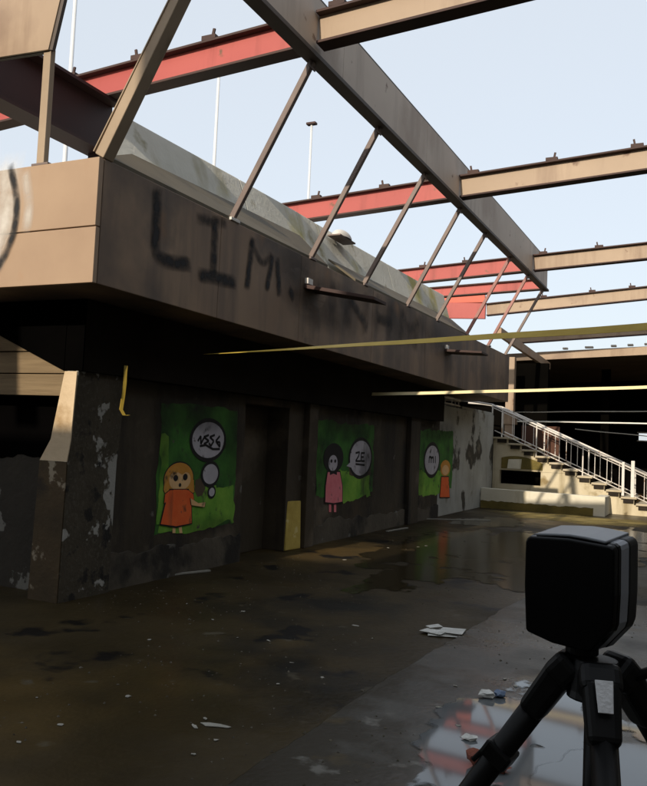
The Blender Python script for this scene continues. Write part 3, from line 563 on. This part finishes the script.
# ------------------------------------------------------------------ murals painted on the dark wall
MX = WX
def layer(parent, name, pts, m, depth, label=None):
    o = MB().poly([(MX + depth, y, z) for y, z in pts]).build(name, m, parent)
    if label: o['label'] = label
    return o
def ell(y, z, ry, rz, n=28): return [(y + ry * math.cos(2 * math.pi * k / n), z + rz * math.sin(2 * math.pi * k / n)) for k in range(n)]
def grow(pts, d):
    cy = sum(p[0] for p in pts) / len(pts); cz = sum(p[1] for p in pts) / len(pts); out = []
    for y, z in pts:
        l = math.hypot(y - cy, z - cz) or 1; out.append((y + (y - cy) / l * d, z + (z - cz) / l * d))
    return out
def ragged(y0, y1, z0, z1, seed, amp=.05, step=.05):
    pts = []
    def go(a, b):
        L_ = math.hypot(b[0] - a[0], b[1] - a[1]); k = max(2, int(L_ / step))
        for i in range(k):
            t = i / k; y, z = a[0] + (b[0] - a[0]) * t, a[1] + (b[1] - a[1]) * t
            n1 = noise.noise((y * 2.1 + seed, z * 2.1, seed)) * amp + noise.noise((y * 9 + seed, z * 9, seed)) * amp * .5
            pts.append((y + n1, z + n1 * .8))
    go((y0, z0), (y1, z0)); go((y1, z0), (y1, z1)); go((y1, z1), (y0, z1)); go((y0, z1), (y0, z0))
    return pts
def scribble(parent, pts, w, depth):                              # brushed line of writing
    for a, b in zip(pts[:-1], pts[1:]):
        MB().bar((MX + depth, a[0], a[1]), (MX + depth, b[0], b[1]), .002, w, up=Vector((0, -(b[1] - a[1]), b[0] - a[0]))).build('writing', 'ink', parent)
def outline(parent, name, pts, m, d, o=.025):
    k = layer(parent, 'outline', grow(pts, o), 'ink', d); layer(k, name, pts, m, d + .002)
# first mural
m1 = thing('wall_mural', 'green mural of a girl in a red dress beside two speech balloons', 'mural', (MX, 8.0, .5), 'murals along the dark wall')
layer(m1, 'painted_ground', ragged(7.22, 8.84, .50, 1.95, 1.1), 'green_dark', .003)
layer(m1, 'painted_ground', ragged(7.24, 8.83, .49, 1.02, 2.4, .10), 'green_lime', .005)
layer(m1, 'painted_ground', ragged(7.23, 7.40, .6, 1.6, 3.4, .06), 'green_lime', .0065)
outline(m1, 'hair', ell(7.604, 1.092, 0.281, 0.188), 'hair_orange', .008, .015)
layer(m1, 'face', ell(7.621, 1.081, 0.210, 0.120), 'skin_paint', .012)
for e in (ell(7.534, 1.105, 0.044, 0.036), ell(7.718, 1.113, 0.046, 0.039), ell(7.622, 1.024, 0.025, 0.023)): layer(m1, 'eye', e, 'ink', .014)
outline(m1, 'hair', [(7.331, 1.110), (7.436, 1.175), (7.476, 0.949), (7.388, 0.897), (7.325, 0.977)], 'hair_orange', .0085, .012)
outline(m1, 'hair', [(7.768, 1.146), (7.897, 1.074), (7.920, 0.932), (7.832, 0.901), (7.784, 0.984)], 'hair_orange', .0085, .012)
layer(m1, 'fringe', [(7.436, 1.175), (7.526, 1.230), (7.681, 1.228), (7.807, 1.157), (7.726, 1.170), (7.650, 1.143), (7.569, 1.173), (7.496, 1.140)], 'hair_orange', .0145)
layer(m1, 'hair_tuft', [(7.938, 1.073), (8.040, 1.094), (8.111, 1.021), (8.158, 0.971), (8.102, 0.890), (7.999, 0.870), (7.928, 0.956)], 'mural_brown', .007)
outline(m1, 'sleeve', [(7.436, 0.973), (7.348, 0.932), (7.339, 0.833), (7.430, 0.840)], 'dress_red', .0148, .012)
outline(m1, 'sleeve', [(7.786, 0.961), (7.892, 0.910), (7.920, 0.827), (7.819, 0.820)], 'dress_red', .0148, .012)
outline(m1, 'dress', [(7.436, 0.973), (7.786, 0.961), (7.861, 0.807), (7.893, 0.572), (7.589, 0.560), (7.296, 0.605), (7.359, 0.810)], 'dress_red', .015, .02)
layer(m1, 'collar', [(7.492, 0.977), (7.765, 0.967), (7.710, 0.917), (7.629, 0.949), (7.535, 0.925)], 'dress_red', .0185)
outline(m1, 'arm', [(7.835, 0.866), (8.005, 0.799), (8.153, 0.804), (8.137, 0.745), (7.863, 0.783)], 'skin_paint', .019, .012)
for a in ([(7.531, 0.565), (7.589, 0.560), (7.596, 0.481), (7.539, 0.486)], [(7.647, 0.556), (7.706, 0.551), (7.733, 0.469), (7.674, 0.474)]): layer(m1, 'leg', a, 'skin_paint', .007)
outline(m1, 'balloon', ell(8.168, 1.549, 0.347, 0.217), 'bubble_white', .008, .05)
outline(m1, 'balloon', ell(8.247, 1.138, 0.165, 0.121), 'bubble_white', .009, .04)
outline(m1, 'balloon', ell(8.294, 0.918, 0.062, 0.052), 'bubble_white', .010, .03)
for s_ in ([(7.935, 1.532), (7.992, 1.593), (8.001, 1.498), (8.058, 1.571)], [(8.162, 1.609), (8.057, 1.583), (8.169, 1.537), (8.065, 1.499)], [(8.293, 1.613), (8.186, 1.586), (8.278, 1.539), (8.218, 1.477), (8.171, 1.513)], [(8.407, 1.603), (8.323, 1.540), (8.420, 1.468), (8.414, 1.529), (8.346, 1.528)], [(7.983, 1.474), (8.109, 1.488), (8.266, 1.441), (8.422, 1.443)]):
    scribble(m1, s_, .028, .0125)
# second mural
m2 = thing('wall_mural', 'green mural of a dark-haired girl in a pink dress with one balloon', 'mural', (MX, 12.3, .5), 'murals along the dark wall')
layer(m2, 'painted_ground', ragged(11.22, 13.6, .72, 1.92, 5.1, .08), 'green_dark', .003)
layer(m2, 'painted_ground', ragged(11.95, 13.45, .60, 1.12, 6.4, .12), 'green_lime', .005)
layer(m2, 'painted_ground', ragged(12.5, 13.5, 1.05, 1.25, 7.4, .08), 'mural_brown', .0065)
layer(m2, 'hair', ell(11.837, 1.332, 0.390, 0.242), 'ink', .008)
layer(m2, 'face', ell(11.817, 1.251, 0.175, 0.129), 'bubble_white', .010)
for e in (ell(11.746, 1.284, 0.039, 0.029), ell(11.894, 1.283, 0.039, 0.029)): layer(m2, 'eye', e, 'ink', .012)
outline(m2, 'dress', [(11.620, 1.109), (12.088, 1.102), (12.215, 0.868), (12.242, 0.610), (11.903, 0.603), (11.576, 0.635), (11.568, 0.888)], 'dress_pink', .013, .03)
layer(m2, 'bow', [(11.692, 1.140), (11.831, 1.106), (11.965, 1.136), (11.973, 1.054), (11.833, 1.081), (11.701, 1.060)], 'ink', .017)
for a in ([(11.729, 0.612), (11.818, 0.607), (11.833, 0.462), (11.744, 0.467)], [(11.923, 0.602), (12.014, 0.597), (12.030, 0.450), (11.939, 0.455)]): layer(m2, 'leg', a, 'dress_pink', .008)
outline(m2, 'balloon', ell(12.976, 1.331, 0.477, 0.305), 'bubble_white', .008, .06)
layer(m2, 'balloon_tail', [(12.528, 1.264), (12.365, 1.198), (12.625, 1.161)], 'bubble_white', .0095)
for s_ in ([(12.728, 1.418), (12.904, 1.436), (12.867, 1.366), (12.743, 1.280), (12.967, 1.279)], [(13.135, 1.420), (12.974, 1.419), (12.989, 1.279), (13.150, 1.279)], [(12.982, 1.349), (13.096, 1.349)], [(12.749, 1.229), (13.158, 1.208)]): scribble(m2, s_, .035, .0125)
# third mural
m3 = thing('wall_mural', 'farthest green mural with a red-dressed figure and a narrow balloon', 'mural', (MX, 17.2, .5), 'murals along the dark wall')
layer(m3, 'painted_ground', ragged(16.15, 18.7, .60, 1.95, 8.1, .08), 'green_dark', .003)
layer(m3, 'painted_ground', ragged(16.2, 18.5, .52, 1.05, 9.4, .08), 'green_lime', .005)
layer(m3, 'hair', ell(18.127, 1.099, 0.403, 0.186), 'hair_orange', .008)
layer(m3, 'face', ell(18.129, 1.053, 0.274, 0.116), 'skin_paint', .010)
outline(m3, 'dress', [(17.828, 0.897), (18.390, 0.885), (18.532, 0.410), (17.767, 0.443)], 'dress_red', .012, .04)
outline(m3, 'balloon', ell(17.079, 1.287, 0.508, 0.320), 'bubble_white', .008, .08)
for s_ in ([(16.859, 1.223), (16.857, 1.354), (16.993, 1.354), (17.009, 1.222)], [(16.996, 1.332), (17.153, 1.354), (17.169, 1.221)], [(17.298, 1.376), (17.317, 1.220)]): scribble(m3, s_, .05, .0125)

# soft dark patches laid over the murals
def darken(par, y, z, ry, rz, cov, d): cloud('dark_patch', (MX + d, y, z), (0, ry, 0), (0, 0, rz), 'spray_dark', par, cov)
for par, items in ((m1, ((7.9, 1.95, .95, .36, .95), (7.25, 1.7, .2, .7, .8), (8.75, 1.55, .28, .6, .7), (8.3, .52, .6, .14, .6))), (m2, ((12.4, 1.92, 1.5, .34, .95), (13.35, 1.1, .45, .7, .8), (11.3, 1.3, .2, .6, .7))), (m3, ((17.3, 1.95, 1.6, .30, .8), (16.3, .9, .3, .6, .6)))):
    for k, (y, z, ry, rz, cov) in enumerate(items): darken(par, y, z, ry, rz, cov * .6, .0230 + .0006 * k)
# ------------------------------------------------------------------ tapes and cables across the court
def tape(name, label, cat, a, b, sag, w, m, twist=.6, thick=.0015, n=40):
    a, b = Vector(a), Vector(b); V = []; F = []
    for k in range(n + 1):
        t = k / n; p = a.lerp(b, t) - Vector((0, 0, sag * 4 * t * (1 - t) + .012 * noise.noise((t * 9, w * 50, 0))))
        an = twist * math.sin(t * 5.3) + .25 if twist > 0 else 1.42 - 1.3 * min(1, t / .42)
        u = Vector((0, math.sin(an), math.cos(an))) * w / 2; q = Vector((0, math.cos(an), -math.sin(an))) * thick
        V += [tuple(p - u - q), tuple(p + u - q), tuple(p + u + q), tuple(p - u + q)]
    for k in range(n):
        for j in range(4): F.append((k * 4 + j, k * 4 + (j + 1) % 4, k * 4 + 4 + (j + 1) % 4, k * 4 + 4 + j))
    F += [(3, 2, 1, 0), tuple(n * 4 + j for j in range(4))]
    mb = MB(); mb.v, mb.f = V, F; o = mb.build(name, m)
    return tag(o, label, cat)
tape('barrier_tape', 'nearest yellow barrier tape, rising across the court from the fascia', 'tape', (-4.750, 7.041, 2.458), (6.0, 4.26, 2.585), .02, .054, 'tape_yellow', -1.0)
tape('barrier_tape', 'pale yellow barrier tape strung level below the fascia end', 'tape', (-5.200, 12.901, 2.452), (6.0, 14.4, 3.14), .05, .055, 'tape_pale', .2)
tape('cable', 'thin grey cable against the dark hall, just under the pale tape', 'cable', (-4.459, 20.900, 2.573), (6.0, 19.6, 2.88), .02, .022, 'cable_grey', .1, .008)
tape('cable', 'brightest white cable strung in front of the dark hall', 'cable', (-4.370, 21.000, 2.345), (6.0, 19.6, 2.44), .02, .032, 'cable_white', .1, .010)
tape('cable', 'lowest faint cable sagging in front of the dark hall', 'cable', (-3.048, 22.000, 2.215), (6.0, 21.0, 1.55), .0, .02, 'cable_grey', .1, .007)
# torn tape end hanging under the soffit
mb = MB(); pts = [(-5.205, 6.33, 2.26), (-5.20, 6.32, 2.20), (-5.195, 6.315, 2.08), (-5.20, 6.31, 1.95), (-5.205, 6.295, 1.82), (-5.19, 6.33, 1.765), (-5.18, 6.38, 1.77)]
V = []; F = []
for k, p in enumerate(pts):
    V += [(p[0], p[1] - .018, p[2]), (p[0] + .012, p[1] + .018, p[2]), (p[0] + .010, p[1] + .018, p[2] + .001), (p[0] - .003, p[1] - .018, p[2] + .001)]
for k in range(len(pts) - 1):
    for j in range(4): F.append((k * 4 + j, k * 4 + (j + 1) % 4, k * 4 + 4 + (j + 1) % 4, k * 4 + 4 + j))
mb.v, mb.f = V, F
tag(mb.build('tape_scrap', 'tape_yellow'), 'torn end of yellow tape hooked under the dark soffit by the pillar', 'tape')

# ------------------------------------------------------------------ things on the floor
yb = MB().hexa([(-5.50, 10.27, .004), (-5.37, 10.26, .004), (-5.33, 10.66, .004), (-5.46, 10.67, .004), (-5.50, 10.32, .70), (-5.40, 10.31, .71), (-5.37, 10.69, .70), (-5.47, 10.70, .69)]).build('yellow_block', 'yellow_board', None, bevel=.012)
tag(yb, 'upright yellow foam block leaning in the dark doorway by the wall', 'block')
def slab(name, c, L_, W_, T_, rot, m, z=0.0, jag=.25, seed=0, parent=None):
    random.seed(seed); n = 9; pts = []
    for k in range(n):
        t = 2 * math.pi * (k + random.uniform(-.25, .25)) / n; r = 1 + random.uniform(-jag, jag)
        x, y = math.cos(t) * L_ / 2 * r, math.sin(t) * W_ / 2 * r; a = R(rot)
        pts.append((c[0] + x * math.cos(a) - y * math.sin(a), c[1] + x * math.sin(a) + y * math.cos(a), z + .002))
    return MB().prism(pts, (0, 0, T_)).build(name, m, parent, bevel=min(T_ * .3, .004))
pap = thing('paper_stack', 'soggy white stack of papers on the edge of the pavement', 'papers', (-1.95, 6.75, 0))
for k, (dx, dy, rz, L_, W_) in enumerate(((0, 0, 20, .28, .24), (.02, .03, 28, .25, .2), (-.08, -.06, -12, .2, .12), (.06, .02, 5, .2, .18), (-.11, .06, 50, .12, .08))):
    x, y = -1.97 + dx, 6.75 + dy; a = R(rz); z = .006 + .008 * k
    c, s_ = math.cos(a), math.sin(a); q = [(x + u * L_ / 2 * c - v * W_ / 2 * s_, y + u * L_ / 2 * s_ + v * W_ / 2 * c) for u, v in ((-1, -1), (1, -1), (1, 1), (-1, 1))]
    MB().hexa([(p[0], p[1], z) for p in q] + [(p[0] + .01, p[1], z + .006 + .008 * (i == 2)) for i, p in enumerate(q)]).build('sheet', 'paper', pap, bevel=.002)
SC = [(-3.55, 3.69, 0), (-3.12, 3.14, 0), (-3.12, 4.00, 0), (-4.39, 6.43, 0), (-2.52, 3.93, 0), (-2.50, 3.80, 0), (-2.28, 3.47, 0), (-2.29, 3.69, 0), (-3.79, 6.46, 0), (-3.33, 5.61, 0), (-3.08, 5.67, 0), (-2.71, 6.57, 0), (-2.42, 6.23, 0), (-2.48, 4.72, 0), (-2.30, 5.02, 0), (-2.64, 5.22, 0), (-1.84, 5.59, 0), (-4.02, 12.18, 0), (-3.96, 12.40, 0), (-3.83, 6.02, 0), (-3.12, 3.43, 0), (-4.35, 11.71, 0), (-4.36, 10.09, 0), (-3.85, 5.16, 0)]
for k, (x, y, z) in enumerate(SC):
    random.seed(100 + k); s_ = .014 + .008 * (k % 3) if y < 7 else .035
    tag(slab('debris_chip', (x, y), s_ * random.uniform(1, 2.2), s_, .003 + .004 * random.random(), random.uniform(0, 180), 'chip', 0, .45, 200 + k), 'tiny pale chip of debris lying on the dark wet floor', 'debris', 'pale chips scattered on the floor')
tag(slab('plaster_strip', (-2.41, 3.87, 0)[:2], .15, .045, .005, 15, 'chip', 0, .4, 301), 'pale plaster strip, largest scrap on the near dark floor', 'debris')
for k, (px, L_, rz, lab) in enumerate((((-5.93, 7.47, 0), .34, 60, 'short pale slat lying at the wall foot beside the pillar'), ((-5.40, 7.74, 0), .75, 72, 'long pale slat lying along the wall foot under the red-dress mural'), ((-5.17, 14.24, 0), .9, 85, 'pale slat lying at the wall foot past the second mural'), ((-4.88, 17.26, 0), 1.6, 40, 'thin pale slat on the wet floor near the low white wall'))):
    a = R(rz); d = Vector((math.cos(a), math.sin(a), 0)) * L_ / 2; c = Vector((px[0] + .05, px[1], .014))
    tag(MB().bar(c - d, c + d, .05, .02).build('wood_slat', 'chip', None, bevel=.004), lab, 'slat')
# litter on the pavement by the tripod
wr = thing('crumpled_wrapper', 'crumpled white and blue wrapper beside the tripod leg', 'litter', (-1.0, 3.5, .025))
def crumple(name, c, r, m, parent, seed, flat=.5):
    import bmesh
    b = bmesh.new(); bmesh.ops.create_icosphere(b, subdivisions=2, radius=r)
    for v in b.verts:
        n_ = v.co.normalized(); v.co = v.co * (1 + .7 * noise.noise(n_ * 2.3 + Vector((seed, 0, 0)))); v.co.z *= flat
    zmin = min(v.co.z for v in b.verts)
    for v in b.verts: v.co += Vector(c) - Vector((0, 0, zmin))
    me = bpy.data.meshes.new(name); b.to_mesh(me); b.free(); me.materials.append(MATS[m]); o = bpy.data.objects.new(name, me); col.objects.link(o)
    if parent is not None: o.parent = parent; o.matrix_parent_inverse = world_of(parent).inverted()
    return o
q = (-1.21, 5.15, 0)
crumple('wrapper', (q[0], q[1], .027), .05, 'paper', wr, 1.0); crumple('lining', (q[0] + .07, q[1] + .05, .027), .04, 'wrap_blue', wr, 2.0)
q = (-0.98, 4.03, 0)
tag(crumple('brick_fragment', (q[0], q[1], .027), .06, 'brick_red', None, 3.0, .6), 'red brick fragment on the pavement left of the tripod', 'brick')
q = (-0.87, 4.02, 0)
tag(crumple('brick_fragment', (q[0], q[1], .027), .045, 'brick_red', None, 4.4, .5), 'smaller red brick crumb beside the tripod leg', 'brick')
q = (-1.11, 4.37, 0)
tag(crumple('paper_scrap', (q[0], q[1], .027), .04, 'paper', None, 5.4, .3), 'crumpled white paper scrap left of the tripod leg', 'paper')
for k, q in enumerate([(-1.22, 4.54, 0), (-1.15, 4.39, 0), (-1.20, 5.62, 0), (-1.10, 5.50, 0), (-1.45, 5.27, 0), (-1.41, 4.79, 0)]):
    tag(slab('debris_chip', (q[0], q[1]), .035, .02, .005, k * 40, 'chip', .025, .45, 400 + k), 'pale chip of debris on the damp grey pavement', 'debris', 'pale chips on the pavement')

# ------------------------------------------------------------------ laser scanner on its tripod
SO = Vector((-.204, 1.60, 1.240)); SROT = Matrix.Rotation(R(-19), 3, 'Z')
sc_ = thing('laser_scanner', 'boxy black laser scanner with grey side band, standing on a tripod', 'scanner', SO)
def lw(p): return SO + SROT @ Vector(p)
prof = [(-.084, .018), (-.080, .013), (-.028, .002), (.040, .000), (.050, .003), (.086, .046), (.090, .058), (.092, .110), (.091, .192), (.089, .200), (.082, .204), (.0, .2085), (-.080, .204), (-.087, .200), (-.090, .193), (-.0895, .10)]
def slice_(name, m, ya, yb, s0=1.0, s1=1.0, zt=None, bev=.004, label=None):
    A, Bb = [], []
    for x, z in prof:
        A.append(lw((x * s0, ya, .104 + (z - .104) * s0 + (.12 * ya if z > .19 else 0)))); Bb.append(lw((x * s1, yb, .104 + (z - .104) * s1 + (.12 * yb if z > .19 else 0))))
    mb = MB(); n = len(prof); mb.v = [tuple(p) for p in A + Bb]
    mb.f = [tuple(range(n)), tuple(reversed(range(n, 2 * n)))] + [(k, (k + 1) % n, n + (k + 1) % n, n + k) for k in range(n)]
    return mb.build(name, m, sc_, bevel=bev, label=label, seg=3)
slice_('front_cover', 'scanner_black', -.056, -.040, .975, .995)
slice_('front_rim', 'scanner_black', -.0395, -.030, .992, 1.0, bev=.001)
slice_('side_band', 'scanner_grey', -.0295, .004, .99, .99, bev=.001)
slice_('rear_housing', 'scanner_dark', .0045, .040, 1.0, 1.0)
slice_('rear_cover', 'scanner_dark', .0405, .056, .99, .93)
mb = MB(); top_ = [(-.070, .205), (-.03, .2085), (.0, .2105), (.03, .2095), (.070, .206)]
for x, z in top_: mb.v += [tuple(lw((x, -.048, z - .008))), tuple(lw((x, .050, z + .000))), tuple(lw((x, .050, z + .008))), tuple(lw((x, -.048, z - .003)))]
for k in range(4):
    for j in range(4): mb.f.append((k * 4 + j, k * 4 + (j + 1) % 4, k * 4 + 4 + (j + 1) % 4, k * 4 + 4 + j))
mb.f += [(0, 1, 2, 3), (16, 17, 18, 19)]
mb.build('top_lid', 'scanner_lid', sc_, bevel=.002)
mb = MB(); c = [lw((-.0925, -.034, .150)), lw((-.0925, -.026, .150)), lw((-.0925, -.026, .172)), lw((-.0925, -.034, .172))]; mb.prism(c, SROT @ Vector((.004, 0, 0))); mb.build('side_label', 'silver', sc_)
mb = MB().tube([lw((.006, 0, -.016)), lw((.006, 0, .004))], .030, 20); mb.build('mount', 'tripod_black', sc_, smooth=False, bevel=.002)
tp = thing('tripod', 'black survey tripod with a silver plate on its front leg', 'tripod', (-.165, 1.58, 0))
HC = Vector((-.172, 1.585, 1.19))
mb = MB().tube([(HC.x, HC.y, 1.150), (HC.x, HC.y, 1.165), (HC.x, HC.y, 1.205), (HC.x, HC.y, 1.2215)], .052, 20, .040); mb.build('head', 'tripod_black', tp, bevel=.004)
mb = MB().tube([(HC.x, HC.y, .62), (HC.x, HC.y, 1.15)], .018, 12); mb.build('centre_column', 'tripod_black', tp, smooth=True)
feet = [Vector((-.98, 1.70, .03)), Vector((.02, .86, .03)), Vector((.45, 2.25, .03))]
for k, f in enumerate(feet):
    d = Vector((f.x - HC.x, f.y - HC.y, 0)).normalized(); a = HC + d * .055 + Vector((0, 0, .008)); side_v = d.cross(Vector((0, 0, 1)))
    kn = a + (f - a) * .085
    lg = MB().bar(a, kn, .066, .056, up=d, w2=.056, h2=.050).build('leg', 'tripod_black', tp, bevel=.014, seg=3)
    MB().bar(a - (f - a).normalized() * .02 - d * .01, a + (f - a).normalized() * .03, .074, .060, up=d).build('shoulder', 'tripod_black', lg, bevel=.016, seg=3)
    mid = a + (f - a) * .52
    MB().tube([kn - (f - a) * .01, mid], .024, 16, .022).build('upper_tube', 'tripod_black', lg, smooth=True)
    MB().tube([mid, a + (f - a) * .93], .022, 12, .019).build('lower_tube', 'tripod_black', lg, smooth=True)
    c1 = a + (f - a) * .15; c2 = a + (f - a) * .50
    for c_ in (c1, c2): MB().bar(c_, c_ + (f - a).normalized() * .035, .060, .058, up=d).build('clamp', 'tripod_black', lg, bevel=.006); MB().bar(c_ + d * .028, c_ + d * .036 + (f - a).normalized() * .05, .018, .010, up=d).build('lever', 'tripod_black', lg, bevel=.003)
    tip = a + (f - a) * .93; MB().tube([tip, f], .02, 10, .008).build('foot', 'tripod_black', lg)
    if k == 1:
        u = (f - a).normalized(); nn = (d - u * d.dot(u)).normalized(); sv = u.cross(nn)
        p0 = a + u * .012 + nn * .038
        w0, w1 = .0155, .0125
        MB().prism([p0 - sv * w0, p0 + sv * w0, p0 + sv * w1 + u * .055, p0 - sv * w1 + u * .055], nn * .003).build('plate', 'silver', lg, bevel=.001)
hd = MB().tube([HC + Vector((.05, .02, -.005)), HC + Vector((.11, .05, .02)), HC + Vector((.20, .10, .12))], .010, 10); hd.build('pan_handle', 'tripod_black', tp, smooth=True)

# ------------------------------------------------------------------ grit and silt strewn over the floor
random.seed(55); mb = MB()
for k in range(2600):
    y = 2.2 + 16 * random.random() ** 1.5; x = random.uniform(-5.2, .6)
    if noise.noise((x * .8, y * .5, 2.0)) < -.12: continue
    if abs(x) < .5 and y < 2.4: continue
    zb = .026 if (x > -1.75 and y < 9) else .001
    s_ = random.uniform(.004, .013) * (1.6 if random.random() < .06 else 1); a = random.uniform(0, 6.28); h = s_ * random.uniform(.3, .9)
    q = [(x + s_ * random.uniform(.6, 1.2) * math.cos(a + t), y + s_ * random.uniform(.6, 1.2) * math.sin(a + t), zb) for t in (0, 2.1, 4.2)]
    i = len(mb.v); mb.v += q + [(x, y, zb + h)]; mb.f += [(i, i + 1, i + 3), (i + 1, i + 2, i + 3), (i + 2, i, i + 3)]
gr = mb.build('floor_grit', 'grit'); gr['kind'] = 'stuff'; gr['label'] = 'fine grit and silt crumbs strewn over the wet floor'
